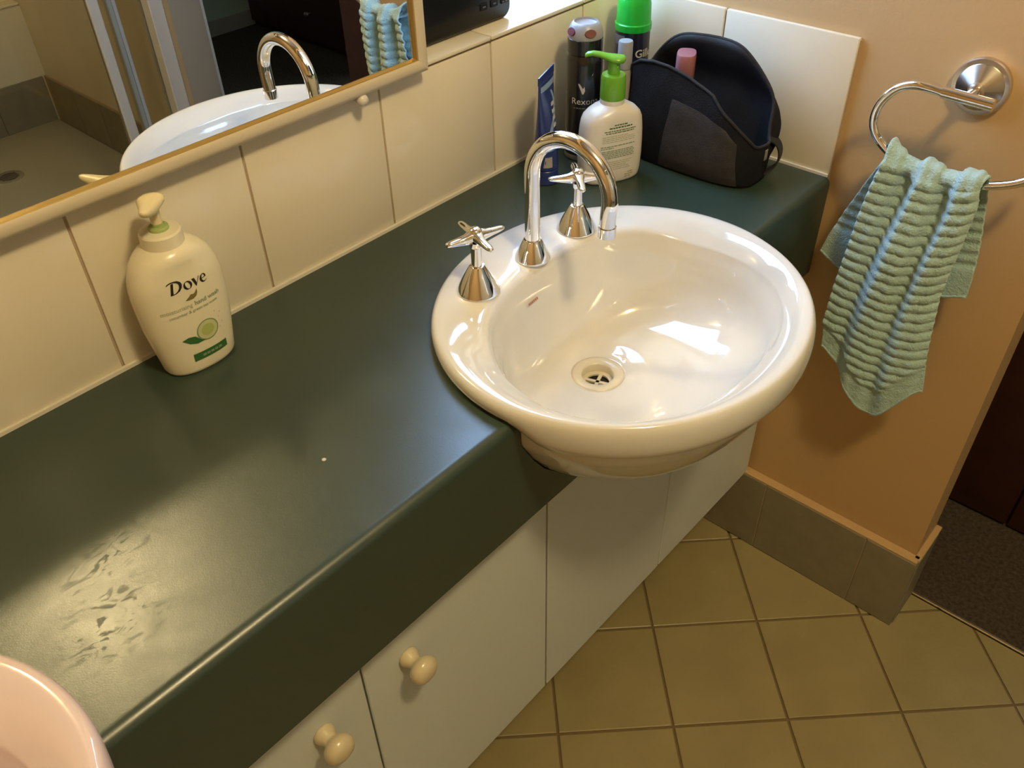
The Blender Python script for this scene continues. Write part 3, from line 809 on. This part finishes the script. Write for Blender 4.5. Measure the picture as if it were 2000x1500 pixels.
# -- white lotion bottle with green pump
def make_lotion():
    al = math.radians(25)
    t = thing('lotion_bottle', 'white lotion bottle with a bright green pump and rows of green print', 'bottle', (-0.199, -0.132, T+.0003), -al)
    prof = [(0, .0395), (.0015, .0425), (.005, .0445), (.015, .0460), (.035, .0470), (.055, .0468), (.07, .0460), (.082, .0448), (.090, .0435), (.097, .0405), (.103, .0350), (.107, .0280), (.110, .0205), (.112, .0165)]
    def dep(z): return interp([(0, .56), (.06, .56), (.09, .58), (.105, .70), (.112, 1.0)], z)
    N = 64; E = 3.0
    rs = []
    for z, w in prof:
        e = lerp(E, 2.0, smst(.09, .112, z))
        rs.append([(*sup(w, w*dep(z), e, 2*PI*j/N), z) for j in range(N)])
    vs, fs = rings_mesh(rs)
    from_py('body', vs, fs, white_plastic, t, smooth=50)
    lathe('neck', [(.0172, .109), (.0172, .1185)], white_plastic, t, n=36, cap0=False)
    lathe('collar', [(.0172, .1178), (.0176, .119), (.0170, .1475), (.0158, .1505), (.0105, .1515), (.0098, .1515)], green_pump, t, n=40, smooth=30)
    lathe('stem', [(.0085, .1510), (.0082, .1650), (.0105, .1690)], green_pump, t, n=24)
    # curved spout of the pump, pointing along the wall to the taps
    rs = []
    for d, hw, zc, hz in ((.0150, .0040, .1715, .0022), (.0125, .0095, .1710, .0048), (.006, .0115, .1705, .0058), (-.002, .0115, .1712, .0056), (-.010, .0085, .1735, .0046), (-.020, .0062, .1765, .0038), (-.029, .0054, .1778, .0036), (-.036, .0050, .1765, .0034), (-.0395, .0042, .1745, .0028)):
        rs.append([(d, hw*math.cos(2*PI*q/20), zc+hz*math.sin(2*PI*q/20)) for q in range(20)])
    vs, fs = rings_mesh(rs)
    c, s = math.cos(-0.50), math.sin(-0.50)
    vs = [(x*c-y*s, x*s+y*c, z) for x, y, z in vs]
    from_py('pump_head', vs, fs, green_pump, t, smooth=True)
    def surf(u, v, l):
        w = interp(prof, v); d = w*dep(v); uu = max(-.97, min(.97, u/w))
        return (u, -d*(1-abs(uu)**E)**(1/E)-l, v)
    def words(x0, x1, y, h):
        sh = []; x = x0
        while x < x1-.001:
            L = min(random.uniform(.0022, .0065), x1-x)
            sh.append(strip_shape(x, y, x+L, y+h, max(2, int(L/.0025)))); x += L+.0009
        return sh
    sh = words(-.008, .012, .0875, .0017)+words(-.016, .020, .0838, .0019)
    printed('heading_print', join_shapes(sh), surf, ink_green, t, .0004)
    sh = words(-.023, .026, .0798, .0014)+words(-.021, .023, .0770, .0014)
    printed('print_block', join_shapes(sh), surf, mat('deep_sage_ink', (.12, .22, .09), .5), t, .0004)
    sh = []
    for k in range(4): sh += words(-.026, random.uniform(.012, .026), .0725-.0027*k, .0010)
    printed('print_block', join_shapes(sh), surf, ink_soft, t, .0004)
    sh = words(-.028, .025, .0578, .0015)+words(-.028, -.008, .0552, .0013)
    for k in range(5): sh += words(-.026+.003*(k > 3), random.uniform(.022, .028), .0510-.0026*k, .0014)
    printed('print_block', join_shapes(sh), surf, ink_mid, t, .0004)
    sh = []
    for k in range(5): sh += words(-.026, random.uniform(.005, .024), .0345-.0030*k, .0010)
    printed('print_block', join_shapes(sh), surf, ink_soft, t, .0004)
    sh = words(.017, .026, .0140, .0014)+words(.012, .026, .0105, .0014)+words(.012, .022, .0070, .0014)
    printed('batch_print', join_shapes(sh), surf, mat('tan_ink', (.45, .34, .17), .5), t, .0004)
    return t
make_lotion()

# -- black deodorant can
def cyl_surf(r):
    return lambda u, v, l: ((r+l)*math.sin(u/r), -(r+l)*math.cos(u/r), v)
def make_deodorant():
    t = thing('deodorant_can', 'black deodorant spray can with a grey cap, standing behind the lotion bottle', 'spray can', (-0.167, -0.057, T+.0003), -0.85)
    t.scale = (1.0, 1.0, 0.955)
    r = .0262
    lathe('base_rim', [(.0225, 0.0), (.0262, .0008), (.0268, .003), (.0262, .006), (.0258, .0085)], can_silver, t, n=48, smooth=30)
    lathe('can', [(.0255, .0075), (r, .012), (r, .150), (.0255, .156), (.0235, .161), (.0232, .163)], can_black, t, n=56, smooth=30)
    lathe('cap_skirt', [(.0236, .1625), (.0250, .1645), (.0250, .1850), (.0240, .1860)], can_black, t, n=48, smooth=30)
    cp = lathe('spray_cap', [(.0246, .1855), (.0250, .1880), (.0244, .1930), (.0230, .1985), (.0205, .2035), (.0175, .2065), (.0165, .2070), (.0160, .2040), (.0135, .2025), (.0004, .2022)], cap_grey, t, n=48, smooth=40)
    for a in (-1.05, .25):
        rs = []
        for k, sc in ((0, 1.0), (1, .0)):
            pass
        c = Vector((.0228*math.sin(a), -.0228*math.cos(a), .1955)); nrm = Vector((math.sin(a)*.88, -math.cos(a)*.88, .42)).normalized()
        tx = Vector((math.cos(a), math.sin(a), 0)); tz = nrm.cross(tx)
        vs = [c+nrm*.0016]+[c+nrm*.0016+tx*.0080*math.cos(2*PI*j/20)+tz*.0056*math.sin(2*PI*j/20) for j in range(20)]+[c-nrm*.002+tx*.0086*math.cos(2*PI*j/20)+tz*.0061*math.sin(2*PI*j/20) for j in range(20)]
        fs = [(0, 1+j, 1+(j+1) % 20) for j in range(20)]+[(1+j, 21+j, 21+(j+1) % 20, 1+(j+1) % 20) for j in range(20)]
        from_py('grip_insert', vs, fs, red_dark, cp, smooth=30)
    sf = cyl_surf(r)
    tick = ([(-.010, .124), (-.0075, .1242), (-.0025, .1165), (.0125, .140), (-.0018, .1085), (-.0035, .1085)], [(0, 1, 2, 5), (2, 4, 5), (2, 3, 4)])
    printed('tick_emblem', tick, sf, ink_white, t, .0005, label='silver tick emblem')
    printed('brand_lettering', moved(text_mesh('Rexona', .0135), .001, .0925), sf, ink_white, t, .0005, label='white lettering reading Rexona')
    sh = []; x = -.016
    while x < .015:
        L = random.uniform(.0025, .006); sh.append(strip_shape(x, .0855, x+L, .0872, 3)); x += L+.0012
    printed('print_line', join_shapes(sh), sf, key_mat, t, .0005)
    # silver sweeps rising around the can
    for off in (0, .006):
        pts = []
        for k in range(17):
            u = lerp(-.040, -.004, k/16); z = .075-.06*(k/16)**.6-off
            pts.append((u, z))
        n = len(pts); sh = (pts+[(u, z-.0016) for u, z in pts], [(i, i+1, n+i+1, n+i) for i in range(n-1)])
        printed('silver_sweep', sh, sf, can_silver, t, .0004)
    return t
make_deodorant()

# -- shaving gel can with green cap
def make_gel():
    t = thing('shaving_gel_can', 'dark navy shaving gel can with a vivid green cap, in the tiled corner', 'spray can', (-0.047, -0.054, T+.0003), -0.80)
    r = .0262
    lathe('base_rim', [(.0225, 0.0), (.0268, .0008), (.0272, .003), (.0262, .0065)], can_silver, t, n=48, smooth=30)
    lathe('can', [(.0258, .006), (r, .010), (r, .152), (.0258, .157)], navy, t, n=56, smooth=30)
    lathe('cap', [(.0272, .1565), (.0275, .158), (.0275, .166), (.0262, .1675), (.0258, .172), (.0250, .192), (.0225, .206), (.0165, .2145), (.008, .2185), (.0004, .2195)], green_cap, t, n=56, smooth=30)
    sf = cyl_surf(r)
    printed('brand_lettering', moved(text_mesh('Gillette', .0165, bold=.0003), .026, .121), sf, ink_white, t, .0005, label='white lettering reading Gillette')
    printed('print_band', strip_shape(-.04, .138, -.016, .152, 12), sf, key_mat, t, .0004)
    return t
make_gel()

# -- slim grey bottle
t = thing('slim_grey_bottle', 'slim grey cylinder bottle standing between the two spray cans', 'bottle', (-0.106, -0.084, T+.0003))
lathe('body', [(.0098, 0), (.0108, .001), (.0108, .118), (.0102, .120)], tube_grey, t, n=36, smooth=30)
lathe('cap', [(.0100, .1202), (.0108, .1212), (.0106, .1580), (.0098, .1600), (.0004, .1602)], cap_grey, t, n=36, smooth=30)

# -- blue tube standing on its cap
def make_tube():
    t = thing('squeeze_tube', 'blue squeeze tube with pale blue swirl print, standing on its cap by the tiles', 'tube', (-0.268, -0.070, T+.0003), 0.35)
    lathe('cap', [(.0175, 0), (.0188, .001), (.0182, .020), (.0168, .0215), (.0004, .0217)], tube_blue, t, n=40, smooth=30)
    N = 48; rs = []
    ZT = .160
    def sec(z):
        q = clamp((z-.022)/(ZT-.022))
        w = lerp(.0188, .0300, q**.9); d = lerp(.0188, .0012, q**1.15)
        return w, d
    zs = [.0217, .023, .026, .035, .05, .065, .08, .095, .11, .125, .138, .146, .150]
    for i, z in enumerate(zs):
        w, d = sec(z)
        if i == 0: w *= .85; d *= .85
        rs.append([(w*math.cos(2*PI*j/N), d*math.sin(2*PI*j/N)-.012*smst(.03, .16, z)*0, z) for j in range(N)])
    vs, fs = rings_mesh(rs)
    b = from_py('body', vs, fs, tube_blue, t, smooth=40)
    w, d = sec(.150)
    box('crimp', -w, w, -.0011, .0011, .149, ZT, tube_blue, t, bev=.0004)
    def surf(u, v, l):
        w, d = sec(min(v, .15)); uu = max(-.985, min(.985, u/w))
        return (u, -d*math.sqrt(1-uu*uu)-l, v)
    printed('pale_band', strip_shape(-.026, .139, .026, .1465, 14), surf, pale_blue, t, .0005)
    # swirl: a broad S of pale blue with a round patch
    pts = []
    for k in range(25):
        q = k/24; z = lerp(.134, .060, q); u = .012*math.sin(q*PI*1.6+.3)
        pts.append((u, z))
    n = len(pts)
    hw = [lerp(.0025, .0055, math.sin(PI*i/(n-1))) for i in range(n)]
    sh = ([(u-h, z) for (u, z), h in zip(pts, hw)]+[(u+h, z) for (u, z), h in zip(pts, hw)], [(i, i+1, n+i+1, n+i) for i in range(n-1)])
    printed('swirl_print', sh, surf, pale_blue, t, .0005)
    printed('lower_band', strip_shape(-.020, .052, .006, .058, 10), surf, pale_blue, t, .0005)
    printed('side_panel', strip_shape(-.0195, .028, -.012, .044, 5), surf, tube_grey, t, .0005)
    for k in range(4):                        # print too small to read
        printed('print_mark', strip_shape(-.002, .113-.010*k, .009, .1185-.010*k, 5), surf, ink_white, t, .0009)
    return t
TUBE = make_tube()

# ================================================================== TOILETRY BAG
def make_bag():
    t = thing('toiletry_bag', 'open black fabric toiletry bag with a charcoal pocket, in the worktop corner', 'bag', (-0.080, -0.2030, T+.0003))
    HL, HW = .1080, .050                       # half length (y), half width (x)
    N = 120
    def foot(a):
        # rounded rectangle footprint, a = 0 is the wall side (+x), PI/2 the left end (+y), PI the front (-x), 3PI/2 the door-side end
        e = 3.4
        x, y = sup(HW, HL, e, a)
        return x, y
    def rim(a):
        a = a % (2*PI)
        x, y = foot(a)
        s = y/HL
        back = .172*math.sqrt(max(0.0, 1-abs((s-.05)/1.09)**3.4))
        front = interp([(-1.05, .052), (-.9, .072), (-.7, .096), (-.4, .124), (0.0, .139), (.3, .146), (.55, .147), (.78, .142), (1.0, .125)], s)
        k = smst(-.35, .35, x/HW)
        h = lerp(front, back, k)
        return max(h, .050 if s < 0 else .12)
    rows = 15
    rs = []
    for i in range(rows+1):
        q = i/rows
        ring = []
        for j in range(N):
            a = 2*PI*j/N
            x, y = foot(a); H = rim(a); z = H*q
            # belly, leaning flaps and soft wrinkles
            belly = 1 + .07*math.sin(PI*min(1, z/.13)) - .06*(1-smst(0, .02, z))
            cx = math.copysign(smst(.2, .8, abs(x)/HW), x)
            dx = 0.0
            if x < 0: dx += -cx*.006*smst(.03, .15, z)
            else: dx += cx*.006*smst(.04, .12, z) - cx*.016*smst(.10, .172, z)
            nz = noise.noise(Vector((x*30, y*26, z*24)))*.0045*smst(0, .03, z)
            px = x*belly + dx + nz*(1 if x > 0 else -1)*.8
            py = y*(1+.03*math.sin(PI*min(1, z/.14))) + nz*.5
            py -= .013*math.sin(PI*clamp((z-.03)/.14))*smst(-.45, -.9, y/HL)*smst(-.3, .5, x/HW)
            pull = smst(.62, 1.0, q)*smst(.0, .6, x/HW)
            py -= (y*.17)*pull*smst(.1, -.6, y/HL) ; px -= .010*pull
            ring.append((px, py, z+.0006))
        rs.append(ring)
    inner = []
    TH = .0026
    for i in range(rows, -1, -1):
        ring = []
        for j in range(N):
            p = Vector(rs[i][j]); d = Vector((p.x*1.6, p.y*.55, 0)).normalized()
            q = p - d*TH; q.z = max(q.z, .004)
            ring.append(tuple(q))
        inner.append(ring)
    vs, fs = rings_mesh(rs, True, False)
    from_py('shell', vs, fs, black_fabric, t, smooth=True)
    vs, fs = rings_mesh([rs[-1]]+inner, False, True)
    from_py('lining', vs, fs, lining, t, smooth=True)
    # zip piping round the opening
    loop = [Vector(p)+Vector((0, 0, .0005)) for p in rs[-1]]
    path = loop+[loop[0], loop[1]]
    vs, fs = tube_mesh(path, .0022, 8, cap=False)
    from_py('zip_piping', vs, fs, strap_mat, t, smooth=True)
    # charcoal pocket patch sewn on the front (follows the shell)
    def shell(s, z):
        # front point at length parameter s (y/HL), height z
        def at_j(j):
            H = rim(2*PI*j/N); q = clamp(z/H)*rows; i = min(rows-1, int(q))
            return Vector(rs[i][j]).lerp(Vector(rs[i+1][j]), q-i)
        for j in range(N//4, 3*N//4):
            y0, y1 = foot(2*PI*j/N)[1], foot(2*PI*(j+1)/N)[1]
            if y0 >= s*HL >= y1 and y0 > y1:
                return at_j(j).lerp(at_j((j+1) % N), (y0-s*HL)/(y0-y1))
        return at_j(N//2)
    nx, nz = 14, 14
    vs = []
    for layer in (.0028, -.0006):
        for iz in range(nz+1):
            q = iz/nz
            sl = lerp(.30, .16, q); sr = lerp(-.86, -.78, q)
            for ix in range(nx+1):
                p_ = ix/nx; s = lerp(sl, sr, p_)
                top = lerp(.106, .078, p_**1.7)-.012*smst(.82, 1.0, p_)
                z = lerp(.003, top, q)
                pt = shell(s, z); ed = min(1.0, 8*min(p_, 1-p_, q+.02, 1-q))
                vs.append(pt+Vector((-layer*(0.25+.75*clamp(ed)), 0, 0)))
    fs = []
    M = (nx+1)*(nz+1)
    for L in (0, 1):
        for iz in range(nz):
            for ix in range(nx):
                a = L*M+iz*(nx+1)+ix; fs.append((a, a+1, a+nx+2, a+nx+1))
    bord = [ix for ix in range(nx+1)]+[iz*(nx+1)+nx for iz in range(1, nz+1)]+[nz*(nx+1)+ix for ix in range(nx-1, -1, -1)]+[iz*(nx+1) for iz in range(nz-1, 0, -1)]
    for i in range(len(bord)):
        a, b_ = bord[i], bord[(i+1) % len(bord)]; fs.append((a, b_, M+b_, M+a))
    from_py('pocket', vs, fs, grey_fabric, t, smooth=60, label='charcoal grey fabric pocket')
    # carry strap at the end facing the doorway
    pth = catmull([(.018, -.106, .062), (.026, -.115, .054), (.032, -.119, .038), (.030, -.117, .020), (.022, -.106, .008)], 8)
    rs2 = []
    for i, p in enumerate(pth):
        tn = (pth[min(i+1, len(pth)-1)]-pth[max(i-1, 0)]).normalized(); w = Vector((1, .25, 0)).normalized(); nn = tn.cross(w).normalized()
        rs2.append([p+w*.010+nn*.001, p+w*.010-nn*.001, p-w*.010-nn*.001, p-w*.010+nn*.001])
    vs, fs = rings_mesh(rs2)
    from_py('strap', vs, fs, strap_mat, t, smooth=40)
    # zip puller
    box('zip_puller', -.004, .004, -.1135, -.1115, .036, .052, can_silver, t, bev=.0006)
    return t
make_bag()
pb = thing('pink_bottle', 'dusty pink flat-topped bottle standing inside the open black bag', 'bottle', (-0.082, -0.172, T+.0052), 0.5)
rs = []
for z, w in ((0, .0185), (.002, .0198), (.10, .0198), (.112, .0188), (.116, .0162)):
    rs.append([(*sup(w, w*.72, 3.0, 2*PI*j/40), z) for j in range(40)])
vs, fs = rings_mesh(rs); from_py('body', vs, fs, pink, pb, smooth=40)
rs = []
for z, w in ((.1162, .0185), (.1175, .0192), (.1490, .0188), (.1510, .0178)):
    rs.append([(*sup(w, w*.72, 3.0, 2*PI*j/40), z) for j in range(40)])
vs, fs = rings_mesh(rs); from_py('cap', vs, fs, pink, pb, smooth=40)

# ================================================================== TOWEL RING AND TOWEL
RX = -0.055
tr = thing('towel_ring', 'open curved metal towel ring on a round wall plate', 'towel ring', (XW, -0.540, T+.172))
lathe('wall_plate', [(.0345, .0), (.0350, .002), (.0350, .0075), (.0338, .0095), (.0290, .0100)], brushed, tr, n=48, axis='X', smooth=25, cap0=True)
lathe('boss', [(.0285, .0100), (.0280, .0112), (.0180, .0175), (.0100, .0225), (.0078, .0260), (.0072, .0300)], brushed, tr, n=40, axis='X', smooth=25)
tube('arm', [(-.029, 0, 0), (-.045, 0, .001), (RX-XW, 0, .003)], .0058, chrome, tr, n=20)
tube('holder', [(RX-XW, -.034, .0030), (RX-XW, .026, .0042)], .0072, chrome, tr, n=24)
ring_pts = [(-.514, .1762), (-.500, .1772), (-.480, .1768), (-.461, .1680), (-.447, .1500), (-.4415, .1300), (-.445, .1110), (-.459, .0950), (-.482, .0820), (-.512, .0740), (-.545, .0720), (-.578, .0755), (-.608, .0840), (-.634, .0975), (-.651, .1160), (-.657, .1380)]
rp = catmull([(RX-XW, y+.540, z-.172) for y, z in ring_pts], 6)
tube('ring', rp, .0057, chrome, tr, n=20)

def make_towel():
    """one cloth folded over the lower bar: back flap, over the bar, long front flap, with soft ribs"""
    t = thing('hand_towel', 'pale aqua ribbed hand towel draped over the towel ring', 'towel', (0, 0, 0))
    barL, barR = -.476, -.592                 # bar stretch under the towel (y)
    def barz(y): return T+interp([(-.60, .0815), (-.578, .0755), (-.545, .0720), (-.512, .0740), (-.482, .0820), (-.46, .094)][::1], y)
    NU, NVb, NVo, NVf = 96, 70, 14, 210
    RB = .0110
    # hems (y at u = 0 .. 1)
    front = []
    grid = []
    # outlines: at v = 0 (bar) .. 1 (hem)
    fL = [(0, -.474), (.10, -.468), (.25, -.462), (.45, -.457), (.65, -.452), (.85, -.450), (1.0, -.456)]
    fR = [(0, -.594), (.08, -.598), (.2, -.597), (.35, -.594), (.5, -.592), (.7, -.598), (.85, -.604), (1.0, -.612)]
    bL = [(0, -.470), (.3, -.448), (.6, -.428), (.85, -.414), (1.0, -.408)]
    bR = [(0, -.596), (.3, -.604), (.6, -.612), (.85, -.617), (1.0, -.618)]
    LF, LB = .372, .178
    def fold(u, v):
        # bunched at the bar, three soft pleats that fade towards the hem
        amp = lerp(.0100, .0045, smst(0, .7, v))
        return amp*(math.sin(u*PI*2*2.5+.6+v*1.2)+.35*math.sin(u*PI*2*5.1+2.0+v*2.0))
    def rib(s, u):
        # soft rolls across the cloth: pitch 14 mm, fading into a plain border at the hem
        w = s/.0155 + .16*noise.noise(Vector((u*4, s*8, 0))) + .20*math.sin(u*6)
        q = abs(math.sin(PI*w))
        return .0046*(q**.6)
    def fuzz(p): return noise.noise(p*300)*.0007+noise.noise(p*90)*.0010
    rows = []
    XB = RX
    for i in range(NVb+1):                    # back flap, from its hem up to the bar
        v = 1-i/NVb
        row = []
        for j in range(NU+1):
            u = j/NU
            y = lerp(interp(bL, v), interp(bR, v), u)
            hem = LB*(1+.10*math.sin(u*PI*1.3)-.16*smst(.35, .9, u)*0)
            top = barz(lerp(barL, barR, u))
            z = top-hem*v+.0
            x = XB+RB+.012*smst(0, .5, v)*.6+fold(u+.3, v)*.35*smst(0, .2, v)
            bord = smst(.72, .78, v)
            x += rib(hem*v, u)*(1-bord)*.8
            x = min(x, XW-.006)
            row.append(Vector((x, y, z)))
        rows.append(row)
    for i in range(1, NVo):                   # over the bar
        a = PI*i/NVo
        row = []
        for j in range(NU+1):
            u = j/NU
            y = lerp(lerp(-.470, -.596, u), lerp(-.474, -.594, u), i/NVo)
            bump_ = max(0, fold(u, 0))*.9
            r = RB+bump_+rib(a*RB, u)*.6
            row.append(Vector((XB+r*math.cos(a), y, barz(lerp(barL, barR, u))+r*math.sin(a))))
        rows.append(row)
    for i in range(NVf+1):                    # front flap down to the hem
        v = i/NVf
        row = []
        for j in range(NU+1):
            u = j/NU
            y = lerp(interp(fL, v), interp(fR, v), u)
            hem = LF*lerp(lerp(.845, 1.035, smst(0, .62, u)), .86, smst(.62, 1.0, u))
            top = barz(lerp(barL, barR, u))
            s = hem*v
            z = top-s
            x = XB-RB-fold(u, v)*smst(-.02, .06, v)*1.05-max(0, fold(u, 0))*.9*(1-smst(0, .06, v))
            x -= .012*smst(.0, .35, v)*(1-.3*v)*math.sin(PI*u)
            bord = smst(.86, .90, v)
            x -= rib(s, u)*(1-bord)
            row.append(Vector((x, y, z)))
        rows.append(row)
    nrow = len(rows); ncol = NU+1
    # thickness: offset a second sheet along the normal
    nrm = []
    for i in range(nrow):
        for j in range(ncol):
            a = rows[min(i+1, nrow-1)][j]-rows[max(i-1, 0)][j]; b_ = rows[i][min(j+1, NU)]-rows[i][max(j-1, 0)]
            n = a.cross(b_); nrm.append(n.normalized() if n.length > 1e-9 else Vector((1, 0, 0)))
    outer = [rows[i][j] for i in range(nrow) for j in range(ncol)]
    # decide outward side on the front flap (towards -x)
    mid = (nrow-NVf//2)*ncol+NU//2
    sg = 1 if nrm[mid].x < 0 else -1
    out = [p+n*sg*fuzz(p) for p, n in zip(outer, nrm)]
    inn = [p-n*sg*.0032 for p, n in zip(outer, nrm)]
    vs = out+inn
    M = nrow*ncol; fs = []
    for i in range(nrow-1):
        for j in range(NU):
            a = i*ncol+j
            fs.append((a, a+1, a+ncol+1, a+ncol)); fs.append((M+a, M+a+ncol, M+a+ncol+1, M+a+1))
    for i in range(nrow-1):
        for j in (0, NU):
            a = i*ncol+j; fs.append((a, a+ncol, M+a+ncol, M+a))
    for j in range(NU):
        for i in (0, nrow-1):
            a = i*ncol+j; fs.append((a, a+1, M+a+1, M+a))
    from_py('cloth', vs, fs, terry, t, smooth=True)
    # stitched hems
    for i in (0, nrow-1):
        pth = [(out[i*ncol+j]+inn[i*ncol+j])/2 for j in range(0, ncol, 2)]
        tube('hem', pth, .0026, terry, t, n=8, smooth=True)
    return t
make_towel()

# a dried toothpaste spot on the worktop
ts = lathe('toothpaste_spot', [(.0024, 0.0), (.0021, .0005), (.0012, .0009), (.0002, .0010)], ink_white, n=16, smooth=True)
ts.location = (-0.8454, -0.2769, T+.0001)
tag(ts, 'tiny dried white spot on the green worktop in front of the basin', 'stain')
